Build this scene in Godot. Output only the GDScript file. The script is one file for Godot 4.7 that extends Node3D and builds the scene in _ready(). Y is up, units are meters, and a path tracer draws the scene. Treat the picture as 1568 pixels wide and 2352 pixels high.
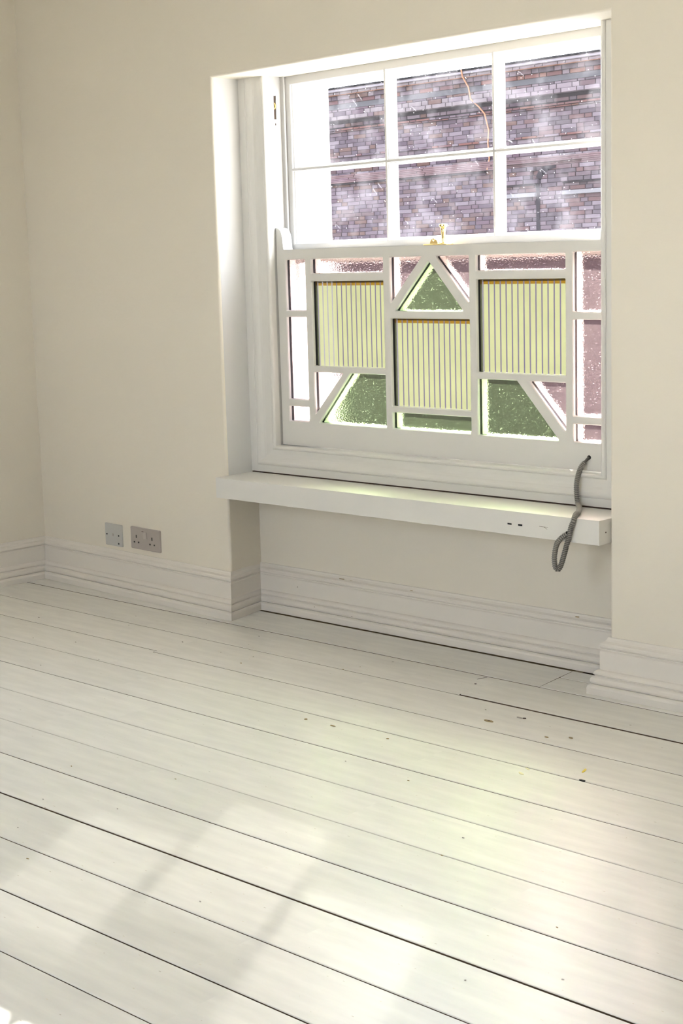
extends Node3D
# Corner of an empty white-painted room: sash window with coloured glass, boxed sill, painted boards.

var M := {}
var rng := RandomNumberGenerator.new()

# ---------------------------------------------------------------- mesh builder
class MB:
	var v := PackedVector3Array()
	var n := PackedVector3Array()
	var uv := PackedVector2Array()
	var col := PackedColorArray()
	var tint := Color.WHITE
	var uvf = null
	func tri(a: Vector3, b: Vector3, c: Vector3, out: Vector3) -> void:
		var g := (b - a).cross(c - a)
		if g.length_squared() < 1e-16:
			return
		if g.dot(out) > 0.0:
			var t := b
			b = c
			c = t
			g = -g
		var nn := -g.normalized()
		for p in [a, b, c]:
			v.append(p)
			n.append(nn)
			col.append(tint)
			uv.append(uvf.call(p) if uvf != null else Vector2(p.x + p.z * 0.37, p.y + p.z * 0.61))
	func quad(a: Vector3, b: Vector3, c: Vector3, d: Vector3, out: Vector3) -> void:
		tri(a, b, c, out)
		tri(a, c, d, out)
	func box(lo: Vector3, hi: Vector3) -> void:
		var p := []
		for k in 8:
			p.append(Vector3(hi.x if k & 1 else lo.x, hi.y if k & 2 else lo.y, hi.z if k & 4 else lo.z))
		quad(p[0], p[1], p[3], p[2], Vector3(0, 0, -1))
		quad(p[4], p[5], p[7], p[6], Vector3(0, 0, 1))
		quad(p[0], p[1], p[5], p[4], Vector3(0, -1, 0))
		quad(p[2], p[3], p[7], p[6], Vector3(0, 1, 0))
		quad(p[0], p[2], p[6], p[4], Vector3(-1, 0, 0))
		quad(p[1], p[3], p[7], p[5], Vector3(1, 0, 0))
	# box with its edges chamfered by r
	func cbox(lo: Vector3, hi: Vector3, r: float) -> void:
		var c := (lo + hi) / 2.0
		var h := (hi - lo) / 2.0
		for ax in 3:
			for s in [-1.0, 1.0]:
				var i := (ax + 1) % 3
				var j := (ax + 2) % 3
				var q := []
				for k in [[-1, -1], [1, -1], [1, 1], [-1, 1]]:
					var t := Vector3.ZERO
					t[ax] = s * h[ax]
					t[i] = k[0] * (h[i] - r)
					t[j] = k[1] * (h[j] - r)
					q.append(c + t)
				var o := Vector3.ZERO
				o[ax] = s
				quad(q[0], q[1], q[2], q[3], o)
				for s2 in [-1.0, 1.0]:
					# bevel along axis j between faces ax and i
					var e := []
					for k in [-1.0, 1.0]:
						var t1 := Vector3.ZERO
						t1[ax] = s * h[ax]
						t1[i] = s2 * (h[i] - r)
						t1[j] = k * (h[j] - r)
						var t2 := Vector3.ZERO
						t2[ax] = s * (h[ax] - r)
						t2[i] = s2 * h[i]
						t2[j] = k * (h[j] - r)
						e.append(c + t1)
						e.append(c + t2)
					var o2 := Vector3.ZERO
					o2[ax] = s
					o2[i] = s2
					quad(e[0], e[1], e[3], e[2], o2)
		for k in 8:
			var sg := Vector3(1 if k & 1 else -1, 1 if k & 2 else -1, 1 if k & 4 else -1)
			var a := c + Vector3(sg.x * h.x, sg.y * (h.y - r), sg.z * (h.z - r))
			var b := c + Vector3(sg.x * (h.x - r), sg.y * h.y, sg.z * (h.z - r))
			var d := c + Vector3(sg.x * (h.x - r), sg.y * (h.y - r), sg.z * h.z)
			tri(a, b, d, sg)
	# poly (counter-clockwise in its plane) pushed from w0 to w1; f maps (Vector2, w) to a point
	func prism(poly: PackedVector2Array, f: Callable, w0: float, w1: float, caps := true) -> void:
		var m := poly.size()
		for k in m:
			var a := poly[k]
			var b := poly[(k + 1) % m]
			if a.distance_to(b) < 1e-6:
				continue
			var d := (b - a).normalized()
			var mid := (a + b) / 2.0
			var out: Vector3 = f.call(mid + Vector2(d.y, -d.x) * 0.001, w0) - f.call(mid, w0)
			quad(f.call(a, w0), f.call(b, w0), f.call(b, w1), f.call(a, w1), out)
		if caps:
			var ix := Geometry2D.triangulate_polygon(poly)
			var up: Vector3 = f.call(poly[0], w1) - f.call(poly[0], w0)
			for k in range(0, ix.size(), 3):
				tri(f.call(poly[ix[k]], w1), f.call(poly[ix[k + 1]], w1), f.call(poly[ix[k + 2]], w1), up)
				tri(f.call(poly[ix[k]], w0), f.call(poly[ix[k + 1]], w0), f.call(poly[ix[k + 2]], w0), -up)
	# a profile (p, h) swept along points; place = P + p * mitre + h * rise
	func sweep(prof: PackedVector2Array, pts: Array, mit: Array, rise: Vector3, ends := true) -> void:
		for s in pts.size() - 1:
			for k in prof.size() - 1:
				var a := prof[k]
				var b := prof[k + 1]
				var d := (b - a).normalized()
				var out: Vector3 = mit[s] * d.y + rise * -d.x
				if _area(prof) > 0.0:
					out = out
				else:
					out = -out
				quad(pts[s] + mit[s] * a.x + rise * a.y, pts[s] + mit[s] * b.x + rise * b.y,
					pts[s + 1] + mit[s + 1] * b.x + rise * b.y, pts[s + 1] + mit[s + 1] * a.x + rise * a.y, out)
		if ends:
			var ix := Geometry2D.triangulate_polygon(prof)
			for e in [0, pts.size() - 1]:
				var o: Vector3 = (pts[0] - pts[1]) if e == 0 else (pts[e] - pts[e - 1])
				for k in range(0, ix.size(), 3):
					var q := []
					for t in 3:
						var pp := prof[ix[k + t]]
						q.append(pts[e] + mit[e] * pp.x + rise * pp.y)
					tri(q[0], q[1], q[2], o)
	func _area(p: PackedVector2Array) -> float:
		var s := 0.0
		for k in p.size():
			s += p[k].cross(p[(k + 1) % p.size()])
		return s
	# radius r(t) round a path
	func tube(pts: Array, rad: Array, sides := 12, dark := 0.0) -> void:
		var ring := []
		var up := Vector3(0.31, 0.2, 0.93)
		for k in pts.size():
			var d: Vector3 = (pts[mini(k + 1, pts.size() - 1)] - pts[maxi(k - 1, 0)]).normalized()
			var x := (up - d * up.dot(d)).normalized()
			up = x
			var y := d.cross(x)
			var r := []
			for s in sides:
				var a := TAU * s / sides
				r.append(pts[k] + (x * cos(a) + y * sin(a)) * rad[k])
			ring.append(r)
		for k in pts.size() - 1:
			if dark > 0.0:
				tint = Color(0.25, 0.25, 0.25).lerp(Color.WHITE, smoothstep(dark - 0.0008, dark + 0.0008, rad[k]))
			for s in sides:
				var t := (s + 1) % sides
				var o: Vector3 = (ring[k][s] + ring[k][t]) / 2.0 - pts[k]
				smooth_quad(ring[k][s], ring[k][t], ring[k + 1][t], ring[k + 1][s], o, pts[k], pts[k], pts[k + 1], pts[k + 1])
		for e in [0, pts.size() - 1]:
			var o2: Vector3 = pts[0] - pts[1] if e == 0 else pts[e] - pts[e - 1]
			for s in sides:
				tri(pts[e], ring[e][s], ring[e][(s + 1) % sides], o2)
	func smooth_quad(a: Vector3, b: Vector3, c: Vector3, d: Vector3, out: Vector3, ca: Vector3, cb: Vector3, cc: Vector3, cd: Vector3) -> void:
		var at := v.size()
		quad(a, b, c, d, out)
		for k in range(at, v.size()):
			var p := v[k]
			var o := ca
			if p == b:
				o = cb
			elif p == c:
				o = cc
			elif p == d:
				o = cd
			if (p - o).length_squared() > 1e-14:
				n[k] = (p - o).normalized()
	# profile (radius, height) turned round the y axis through c
	func lathe(prof: Array, c: Vector3, sides := 16, axis := Vector3.UP) -> void:
		var x := axis.cross(Vector3(0.3, 0.1, 0.9)).normalized()
		var z := axis.cross(x)
		for k in prof.size() - 1:
			var a: Vector2 = prof[k]
			var b: Vector2 = prof[k + 1]
			for s in sides:
				var d0 := x * cos(TAU * s / sides) + z * sin(TAU * s / sides)
				var d1 := x * cos(TAU * (s + 1) / sides) + z * sin(TAU * (s + 1) / sides)
				var o := (d0 + d1) * (b.y - a.y) - axis * 2.0 * (b.x - a.x)
				quad(c + d0 * a.x + axis * a.y, c + d1 * a.x + axis * a.y, c + d1 * b.x + axis * b.y, c + d0 * b.x + axis * b.y, o)
	func mesh() -> ArrayMesh:
		var arr := []
		arr.resize(Mesh.ARRAY_MAX)
		arr[Mesh.ARRAY_VERTEX] = v
		arr[Mesh.ARRAY_NORMAL] = n
		arr[Mesh.ARRAY_TEX_UV] = uv
		arr[Mesh.ARRAY_COLOR] = col
		var m := ArrayMesh.new()
		m.add_surface_from_arrays(Mesh.PRIMITIVE_TRIANGLES, arr)
		return m

func put(called: String, m, mat: Material, parent: Node = self) -> MeshInstance3D:
	var o := MeshInstance3D.new()
	o.name = called
	o.mesh = m.mesh() if m is MB else m
	o.material_override = mat
	o.cast_shadow = GeometryInstance3D.SHADOW_CASTING_SETTING_ON
	parent.add_child(o, true)
	return o

func base(called: String, at := Vector3.ZERO) -> Node3D:
	var o := Node3D.new()
	o.name = called
	o.position = at
	add_child(o, true)
	return o

func tag(o: Node, label: String, category := "", kind := "", group := "") -> void:
	o.set_meta("label", label)
	if category:
		o.set_meta("category", category)
	if kind:
		o.set_meta("kind", kind)
	if group:
		o.set_meta("group", group)

func mat(c: Color, rough := 0.6, spec := 0.5) -> StandardMaterial3D:
	var m := StandardMaterial3D.new()
	m.albedo_color = c.linear_to_srgb()
	m.roughness = rough
	m.metallic_specular = spec
	return m

func noise_tex(size: int, freq: float, oct: int, sd: int, as_normal := false, bump := 4.0) -> NoiseTexture2D:
	var f := FastNoiseLite.new()
	f.seed = sd
	f.frequency = freq
	f.fractal_octaves = oct
	var t := NoiseTexture2D.new()
	t.width = size
	t.height = size
	t.seamless = true
	t.noise = f
	t.as_normal_map = as_normal
	t.bump_strength = bump
	return t

# ---------------------------------------------------------------- scene constants (metres)
const W := 1.5128        # width of the window opening
const SLOPE := 0.05      # the wall left of the window runs slightly askew
const RH := 2.9          # ceiling height
const XL := -1.1147      # left wall
const XR := 5.1          # right wall
const ZR := 5.4          # rear wall
const ZREC := -0.18      # back of the recess under the sill
const ZOUT := -0.40      # outer face of the window wall
const ZS := -0.154       # front of the lower sash
const ZU := -0.208       # front of the upper sash

func zw(x: float) -> float:
	return SLOPE * minf(x, 0.0)

func sag(x: float, y: float) -> float:   # the old frame has dropped on its left side
	return y + (x - 0.1412) * 0.0166 * clampf((y - 1.0) / 0.75, 0.0, 1.2)

func _ready() -> void:
	rng.seed = 7
	camera_and_light()
	materials()
	room()
	skirtings()
	window()
	sill()
	brick_building()
	small_things()

func camera_and_light() -> void:
	var cam := Camera3D.new()
	cam.name = "camera"
	cam.position = Vector3(3.86900, 1.20154, 3.51153)
	cam.rotation_order = EULER_ORDER_YXZ
	cam.rotation = Vector3(-0.1623, 0.7615, -0.0281)
	cam.fov = 35.881
	cam.near = 0.05
	cam.far = 200.0
	add_child(cam)
	cam.current = true
	var e := Environment.new()
	var sky := Sky.new()
	var sm := ProceduralSkyMaterial.new()
	sm.sky_top_color = Color(0.84, 0.90, 1.0)
	sm.sky_horizon_color = Color(0.97, 0.98, 1.0)
	sm.sky_curve = 0.2
	sm.ground_bottom_color = Color(0.45, 0.44, 0.42)
	sm.ground_horizon_color = Color(0.75, 0.75, 0.75)
	sm.sky_energy_multiplier = 1.0
	sm.ground_energy_multiplier = 1.0
	sky.sky_material = sm
	e.background_mode = Environment.BG_SKY
	e.sky = sky
	e.background_energy_multiplier = 1.0
	e.tonemap_mode = Environment.TONE_MAPPER_LINEAR
	e.tonemap_exposure = 17.0
	e.sdfgi_enabled = true
	e.ssao_enabled = true
	e.ssil_enabled = true
	var we := WorldEnvironment.new()
	we.name = "world"
	we.environment = e
	add_child(we)
	var sun := DirectionalLight3D.new()
	sun.name = "sun"
	sun.light_color = Color(1.0, 0.985, 0.96)
	sun.light_energy = 3.0
	sun.light_angular_distance = 0.8
	sun.shadow_enabled = true
	sun.sky_mode = DirectionalLight3D.SKY_MODE_LIGHT_ONLY
	add_child(sun)
	sun.look_at_from_position(Vector3.ZERO, Vector3(1.02, -1.0, 1.93))

func materials() -> void:
	var plaster := noise_tex(512, 0.03, 4, 3, true, 3.0)
	var w := mat(Color(0.79, 0.736, 0.63), 0.85, 0.3)
	w.normal_enabled = true
	w.normal_texture = plaster
	w.normal_scale = 0.12
	w.uv1_triplanar = true
	w.uv1_world_triplanar = true
	w.uv1_scale = Vector3.ONE * 2.5
	M.wall = w
	M.ceiling = mat(Color(0.82, 0.80, 0.75), 0.9, 0.3)
	var t := mat(Color(0.79, 0.745, 0.675), 0.42)
	t.normal_enabled = true
	t.normal_texture = plaster
	t.normal_scale = 0.10
	t.uv1_triplanar = true
	t.uv1_world_triplanar = true
	t.uv1_scale = Vector3.ONE * 4.0
	M.trim = t
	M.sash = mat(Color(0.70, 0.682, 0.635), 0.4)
	M.reveal = mat(Color(0.64, 0.632, 0.615), 0.6)
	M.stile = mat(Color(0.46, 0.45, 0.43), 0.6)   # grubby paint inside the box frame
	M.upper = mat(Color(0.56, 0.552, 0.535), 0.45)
	M.sill = mat(Color(0.74, 0.722, 0.675), 0.45)
	M.outer = mat(Color(0.80, 0.78, 0.74), 0.7)
	# floor paint: one texture of faint wear, several tones
	var img := Image.create(1024, 256, false, Image.FORMAT_RGB8)
	img.fill(Color(1, 1, 1))
	var fn := FastNoiseLite.new()
	fn.seed = 11
	fn.frequency = 0.012
	fn.fractal_octaves = 4
	for y in 256:
		for x in 1024:
			var k := 0.965 + 0.035 * fn.get_noise_2d(x * 0.35, y * 2.2)
			img.set_pixel(x, y, Color(k, k * 0.998, k * 0.99))
	var r := RandomNumberGenerator.new()
	r.seed = 5
	for k in 45:   # dents and scuffs
		var cx := r.randi_range(4, 1010)
		var cy := r.randi_range(4, 250)
		var ln := r.randi_range(1, 5)
		var d := r.randf_range(0.72, 0.93)
		for x in ln:
			img.set_pixel(cx + x, cy, Color(d, d * 0.96, d * 0.88))
	var ft := ImageTexture.create_from_image(img)
	M.floor = []
	for c in [Color(0.855, 0.84, 0.79), Color(0.84, 0.825, 0.775), Color(0.865, 0.85, 0.80)]:
		var m := mat(c, 0.33, 0.4)
		m.albedo_texture = ft
		m.vertex_color_use_as_albedo = true
		m.normal_enabled = true
		m.normal_texture = noise_tex(512, 0.02, 3, 21 + M.floor.size(), true, 2.0)
		m.normal_scale = 0.10
		m.uv1_scale = Vector3(0.9, 3.6, 1)
		M.floor.append(m)
	M.subfloor = mat(Color(0.08, 0.052, 0.033), 0.95, 0.2)
	M.black = mat(Color(0.008, 0.008, 0.008), 0.5, 0.4)
	M.socket = mat(Color(0.43, 0.385, 0.35), 0.4)
	M.socket_white = mat(Color(0.54, 0.53, 0.50), 0.4)
	M.brass = mat(Color(0.85, 0.66, 0.32), 0.22)
	M.brass.metallic = 1.0
	M.conduit = mat(Color(0.30, 0.285, 0.25), 0.38)
	M.conduit.vertex_color_use_as_albedo = true
	M.grime = mat(Color(0.10, 0.075, 0.035), 0.9)
	M.chip_brown = mat(Color(0.36, 0.27, 0.13), 0.7)
	M.chip_dark = mat(Color(0.06, 0.035, 0.02), 0.8)
	M.chip_grey = mat(Color(0.42, 0.39, 0.35), 0.7)
	M.yellow = mat(Color(0.86, 0.66, 0.03), 0.5)
	M.pale_yellow = mat(Color(0.82, 0.76, 0.50), 0.5)
	# muffled cathedral glass
	var muff := noise_tex(512, 0.035, 3, 31, true, 9.0)
	M.pink = glass(Color(0.52, 0.405, 0.40), muff)
	M.green = glass(Color(0.20, 0.265, 0.14), muff)
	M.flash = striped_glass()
	M.film = seedy_film()
	M.dusty = dusty_glass()

func glass(c: Color, muff: Texture2D) -> StandardMaterial3D:
	var m := mat(c, 0.12, 0.5)
	m.transparency = BaseMaterial3D.TRANSPARENCY_ALPHA
	m.albedo_color.a = 0.0
	m.refraction_enabled = true
	m.refraction_scale = 0.05
	m.normal_enabled = true
	m.normal_texture = muff
	m.normal_scale = 0.2
	m.uv1_scale = Vector3(8.0, 8.0, 1)
	return m

# yellow enamelled glass with fifteen fine clear lines
func striped_glass() -> StandardMaterial3D:
	var img := Image.create(960, 240, false, Image.FORMAT_RGBA8)
	var fn := FastNoiseLite.new()
	fn.seed = 4
	fn.frequency = 0.03
	for y in 240:
		for x in 960:
			var wob := 0.9 * fn.get_noise_2d((x / 64) * 40.0, y * 0.6)
			var q := absf(fposmod(float(x) + wob, 64.0) - 32.0)
			var clear := 1.0 - smoothstep(6.0, 8.0, q)
			var tone := 1.0 + 0.05 * fn.get_noise_2d(x * 0.12 + 500.0, y * 0.3)
			var body := Color(0.238 * tone, 0.243 * tone, 0.175 * tone)
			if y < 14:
				body = Color(0.185 * tone, 0.135 * tone, 0.016)   # shadow of the bar above, painted in as an amber band
			var cc := body.lerp(Color(0.14, 0.128, 0.160), clear)
			img.set_pixel(x, y, Color(cc.r, cc.g, cc.b, lerpf(0.997, 0.975, clear)))
	var m := StandardMaterial3D.new()
	m.albedo_texture = ImageTexture.create_from_image(img)
	m.albedo_color = Color(1, 1, 1)
	m.roughness = 0.35
	m.transparency = BaseMaterial3D.TRANSPARENCY_ALPHA
	m.backlight_enabled = true
	m.backlight = Color(0.8, 0.8, 0.8)
	return m

# the pitted outer skin of the textured panes, which catches the sun in seeds and short reams
func seedy_film() -> StandardMaterial3D:
	var n := 768
	var img := Image.create(n, n, false, Image.FORMAT_RGBA8)
	var fn := FastNoiseLite.new()
	fn.seed = 19
	fn.frequency = 0.02
	fn.fractal_octaves = 3
	for y in n:
		for x in n:
			img.set_pixel(x, y, Color(1, 1, 1, 0.018 + 0.03 * maxf(0.0, fn.get_noise_2d(x, y))))
	var r := RandomNumberGenerator.new()
	r.seed = 23
	for k in 330:
		var p := Vector2(r.randf_range(12, n - 12), r.randf_range(12, n - 12))
		var d := Vector2.from_angle(r.randf_range(-0.9, 1.3))
		var ln := r.randf_range(1.0, 7.0)
		var wd := r.randf_range(0.8, 2.2)
		var al := r.randf_range(0.12, 0.75)
		for dy in range(-10, 11):
			for dx in range(-10, 11):
				var q := Vector2(dx, dy)
				var along := clampf(q.dot(d), -ln, ln)
				if (q - d * along).length() < wd:
					img.set_pixelv(Vector2i(p + q), Color(1, 1, 1, al))
	var m := StandardMaterial3D.new()
	m.albedo_texture = ImageTexture.create_from_image(img)
	m.albedo_color = Color(0.9, 0.9, 0.9)
	m.roughness = 0.5
	m.uv1_scale = Vector3(4.0, 4.0, 1)
	m.transparency = BaseMaterial3D.TRANSPARENCY_ALPHA
	m.backlight_enabled = true
	m.backlight = Color(0.9, 0.9, 0.9)
	return m

# clear panes with a film of dust, specks and smears
func dusty_glass() -> StandardMaterial3D:
	var n := 768
	var img := Image.create(n, n, false, Image.FORMAT_RGBA8)
	var fn := FastNoiseLite.new()
	fn.seed = 8
	fn.frequency = 0.006
	fn.fractal_octaves = 5
	for y in n:
		for x in n:
			var a := 0.010 + 0.045 * maxf(0.0, fn.get_noise_2d(x, y) + 0.15)
			img.set_pixel(x, y, Color(1, 1, 1, a))
	var r := RandomNumberGenerator.new()
	r.seed = 12
	for k in 240:
		var cx := r.randi_range(3, n - 4)
		var cy := r.randi_range(3, n - 4)
		var rad := r.randf_range(0.6, 1.7)
		for dy in range(-2, 3):
			for dx in range(-2, 3):
				if Vector2(dx, dy * r.randf_range(0.8, 1.3)).length() <= rad:
					img.set_pixel(cx + dx, cy + dy, Color(1, 1, 1, 0.35))
	for k in 15:   # smears
		var p := Vector2(r.randf_range(40, n - 60), r.randf_range(40, n - 60))
		var d := Vector2.from_angle(r.randf_range(0.3, 1.4)) * r.randf_range(0.5, 1.0)
		for s in r.randi_range(15, 60):
			p += d
			d = d.rotated(r.randf_range(-0.06, 0.06))
			for t in r.randi_range(1, 3):
				var q := p + Vector2(r.randf_range(-2, 2), r.randf_range(-2, 2))
				if q.x > 1 and q.y > 1 and q.x < n - 2 and q.y < n - 2:
					img.set_pixelv(Vector2i(q), Color(1, 1, 1, r.randf_range(0.08, 0.2)))
	var m := StandardMaterial3D.new()
	m.albedo_texture = ImageTexture.create_from_image(img)
	m.albedo_color = Color(0.86, 0.86, 0.90)
	m.roughness = 0.5
	m.transparency = BaseMaterial3D.TRANSPARENCY_ALPHA
	m.backlight_enabled = true
	m.backlight = Color(0.8, 0.8, 0.8)
	return m

# ---------------------------------------------------------------- room shell
func room() -> void:
	var yz := func(q: Vector2, w: float) -> Vector3: return Vector3(w, q.y, q.x)
	var r := 0.008
	# --- window wall
	var m := MB.new()
	var up := func(q: Vector2, w: float) -> Vector3: return Vector3(q.x, w, q.y)
	# left pier above the sill line and beside the recess: plan outlines (x, z), counter-clockwise seen with x right, z up
	for part in [[0.0, 0.44, -0.045, ZREC - 0.02], [0.44, RH, 0.0, -0.115]]:
		var pl := PackedVector2Array([Vector2(XL - 0.25, ZOUT), Vector2(part[2] if part[1] < 1.0 else 0.0, ZOUT)])
		pl.append(Vector2(part[2], part[3]))
		for k in 7:
			var a := PI / 2 * k / 6.0
			pl.append(Vector2(-r + r * cos(a), -r + r * sin(a)))
		pl.append(Vector2(XL, zw(XL)))
		pl.append(Vector2(XL - 0.25, zw(XL)))
		m.prism(pl, up, part[0], part[1])
	# right pier
	for part in [[0.0, 0.44, W + 0.02, ZREC - 0.02], [0.44, RH, W, -0.115]]:
		var pl := PackedVector2Array([Vector2(part[2] if part[1] < 1.0 else W, ZOUT), Vector2(XR + 0.25, ZOUT), Vector2(XR + 0.25, 0.0)])
		for k in 7:
			var a := PI / 2 + PI / 2 * k / 6.0
			pl.append(Vector2(W + r + r * cos(a), -r + r * sin(a)))
		pl.append(Vector2(part[2], part[3]))
		m.prism(pl, up, part[0], part[1])
	# over the window: outline (z, y) run along x, its lower edge sagging to the left
	var over := PackedVector2Array()
	for k in 7:
		var a := PI / 2 * k / 6.0
		over.append(Vector2(-r + r * sin(a), r - r * cos(a)))
	over.append(Vector2(0.0, RH))
	over.append(Vector2(ZOUT, RH))
	over.append(Vector2(ZOUT, 0.045))
	over.append(Vector2(-0.28, 0.045))
	over.append(Vector2(-0.28, 0.0))
	var head := func(q: Vector2, w: float) -> Vector3:
		var y := q.y if q.y > 2.0 else 1.7665 + 0.016 * w + q.y
		return Vector3(w, y, q.x)
	m.prism(over, head, -0.009, W + 0.009)
	# below the window
	m.box(Vector3(-0.045, 0.0, ZOUT), Vector3(W + 0.02, 0.47, ZREC))
	var wf := put("wall_front", m, M.wall)
	tag(wf, "cream painted plaster wall that the sash window is set into", "wall", "structure")
	# --- other walls, closed with thickness
	var b := MB.new()
	b.box(Vector3(XL - 0.25, 0, -0.3), Vector3(XL, RH, ZR + 0.25))
	tag(put("wall_left", b, M.wall), "cream painted plaster wall at the left edge, meeting the window wall", "wall", "structure")
	b = MB.new()
	b.box(Vector3(XR, 0, 0), Vector3(XR + 0.25, RH, ZR + 0.25))
	tag(put("wall_right", b, M.wall), "plain cream wall on the camera's right, out of frame", "wall", "structure")
	b = MB.new()  # rear opening added and sized to throw fill light on the window wall
	b.box(Vector3(XL - 0.25, 0, ZR), Vector3(1.6, RH, ZR + 0.25))
	b.box(Vector3(2.9, 0, ZR), Vector3(XR + 0.25, RH, ZR + 0.25))
	b.box(Vector3(1.6, 0, ZR), Vector3(2.9, 0.95, ZR + 0.25))
	b.box(Vector3(1.6, 2.55, ZR), Vector3(2.9, RH, ZR + 0.25))
	tag(put("wall_rear", b, M.wall), "unseen cream wall behind the camera with an opening added to light the window wall", "wall", "structure")
	b = MB.new()  # frame for the added rear opening, never in view
	for x in [1.6, 2.225, 2.85]:
		b.box(Vector3(x, 0.95, ZR + 0.1), Vector3(x + 0.05, 2.55, ZR + 0.15))
	for y in [0.95, 1.72, 2.50]:
		b.box(Vector3(1.6, y, ZR + 0.1), Vector3(2.9, y + 0.05, ZR + 0.15))
	tag(put("window_2", b, M.sash), "unseen white window frame added behind the camera around the fill light opening", "window", "structure")
	b = MB.new()
	b.box(Vector3(XL - 0.25, RH, ZOUT), Vector3(XR + 0.25, RH + 0.2, ZR + 0.25))
	tag(put("ceiling", b, M.ceiling), "flat white ceiling above the window wall, out of frame", "ceiling", "structure")
	floor_boards()
	b = MB.new()
	b.box(Vector3(-30, -4.3, -40), Vector3(20, -4.0, ZOUT - 0.3))
	tag(put("ground", b, mat(Color(0.28, 0.27, 0.26), 0.9)), "grey paved yard between the window and the brick building", "ground", "structure")

func floor_boards() -> void:
	var f := base("floor")
	tag(f, "floor of wide white-painted boards with dark open gaps", "floor", "structure")
	var b := MB.new()
	b.box(Vector3(XL - 0.25, -0.25, ZOUT), Vector3(XR + 0.25, -0.021, ZR + 0.25))
	put("subfloor", b, M.subfloor, f)
	# z of the gaps between boards, from the window wall towards the room
	var g := [-0.1290, 0.0705, 0.2681, 0.4622, 0.6466, 0.8306, 1.0113, 1.1905, 1.3627, 1.5386, 1.7053, 1.8685]
	while g[-1] < ZR:
		g.append(g[-1] + 0.163)
	var gap := [0.0085, 0.0042, 0.0056, 0.0042, 0.0042, 0.0050, 0.0034, 0.0036, 0.0044, 0.0056, 0.0034, 0.0048, 0.0034]
	var k := 0
	while k < g.size() - 1:
		var h0: float = (gap[k] if k < gap.size() else 0.0040) / 2.0
		var h1: float = (gap[k + 1] if k + 1 < gap.size() else 0.0035) / 2.0
		var z0: float = g[k] + h0
		var z1: float = g[k + 1] - h1
		var lo := XL - 0.02
		var hi := XR + 0.02
		if k == 0:     # the board in the recess stops short on the right
			plank(f, lo, lo, 1.3010, 1.3265, z0, z1, k)
			plank(f, 1.3035, 1.3145, hi, hi, z0, -0.0460, k + 1)
			plank(f, 1.3138, 1.3272, hi, hi, -0.0435, z1, k + 2)
		elif k == 1:   # this gap opens up to the right of the window
			plank(f, lo, lo, 1.2, 1.2, z0, z1, k)
			plank(f, 1.2, 1.2, hi, hi, z0, z1 - 0.0065, k)
		elif k == 2:   # butt joint, the two boards not quite in line
			plank(f, lo, lo, 0.150, 0.150, z0, 0.4530, k)
			plank(f, 0.150, 0.150, hi, hi, z0, 0.4686, k + 1)
		elif k == 3:
			plank(f, lo, lo, 0.150, 0.150, 0.4580, z1, k)
			plank(f, 0.150, 0.150, hi, hi, 0.4736, z1, k)
		elif k == 5:
			plank(f, lo, lo, 0.62, 0.62, z0, z1, k)
			plank(f, 0.62, 0.62, hi, hi, z0, z1, k + 2)
		elif k == 9:
			plank(f, lo, lo, 0.5, 0.5, z0, z1, k)
			plank(f, 0.5, 0.5, hi, hi, z0, z1, k + 1)
		else:
			plank(f, lo, lo, hi, hi, z0, z1, k)
		k += 1
	# back strip under the skirting, dropped a little
	var s := MB.new()
	s.box(Vector3(-0.06, -0.03, -0.20), Vector3(1.29, -0.010, -0.131))
	put("plank", s, M.chip_brown, f)
	# knots, dents and paint marks
	mark(f, "knot", M.chip_brown, Vector2(1.416, 0.410), 0.016, 0.007)
	mark(f, "knot", M.chip_dark, Vector2(1.416, 0.410), 0.005, 0.003, 0.0007)
	mark(f, "knot", M.chip_dark, Vector2(1.474, 0.336), 0.005, 0.004)
	mark(f, "knot", M.chip_grey, Vector2(1.462, 0.338), 0.012, 0.004)
	mark(f, "knot", M.chip_brown, Vector2(1.031, 0.692), 0.005, 0.004)
	mark(f, "knot", M.chip_brown, Vector2(1.127, 0.691), 0.010, 0.003)
	mark(f, "knot", M.chip_brown, Vector2(1.312, 0.685), 0.004, 0.004)
	mark(f, "knot", M.chip_brown, Vector2(1.613, 0.429), 0.006, 0.003)
	mark(f, "knot", M.chip_brown, Vector2(1.664, 0.398), 0.006, 0.003)
	mark(f, "hole", M.black, Vector2(1.869, 0.6435), 0.010, 0.005)
	mark(f, "hole", M.chip_dark, Vector2(1.169, 0.155), 0.004, 0.003)
	mark(f, "paint_stroke", M.yellow, Vector2(1.833, 0.585), 0.016, 0.0035, 0.0004, 1.25)
	mark(f, "paint_stroke", M.pale_yellow, Vector2(1.730, 0.690), 0.012, 0.004, 0.0004, 0.4)
	mark(f, "paint_stroke", M.pale_yellow, Vector2(1.722, 0.655), 0.010, 0.003, 0.0004, 0.4)
	mark(f, "crack", M.chip_grey, Vector2(1.146, 0.097), 0.020, 0.0010, 0.0003, -1.35)
	var r := RandomNumberGenerator.new()
	r.seed = 77
	for n in 60:
		mark(f, "dent", [M.chip_grey, M.chip_grey, M.chip_brown][n % 3], Vector2(r.randf_range(-0.7, 2.8), r.randf_range(0.1, 2.2)), r.randf_range(0.0015, 0.0045), r.randf_range(0.001, 0.002), 0.0003, r.randf_range(-0.4, 0.4))

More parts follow.
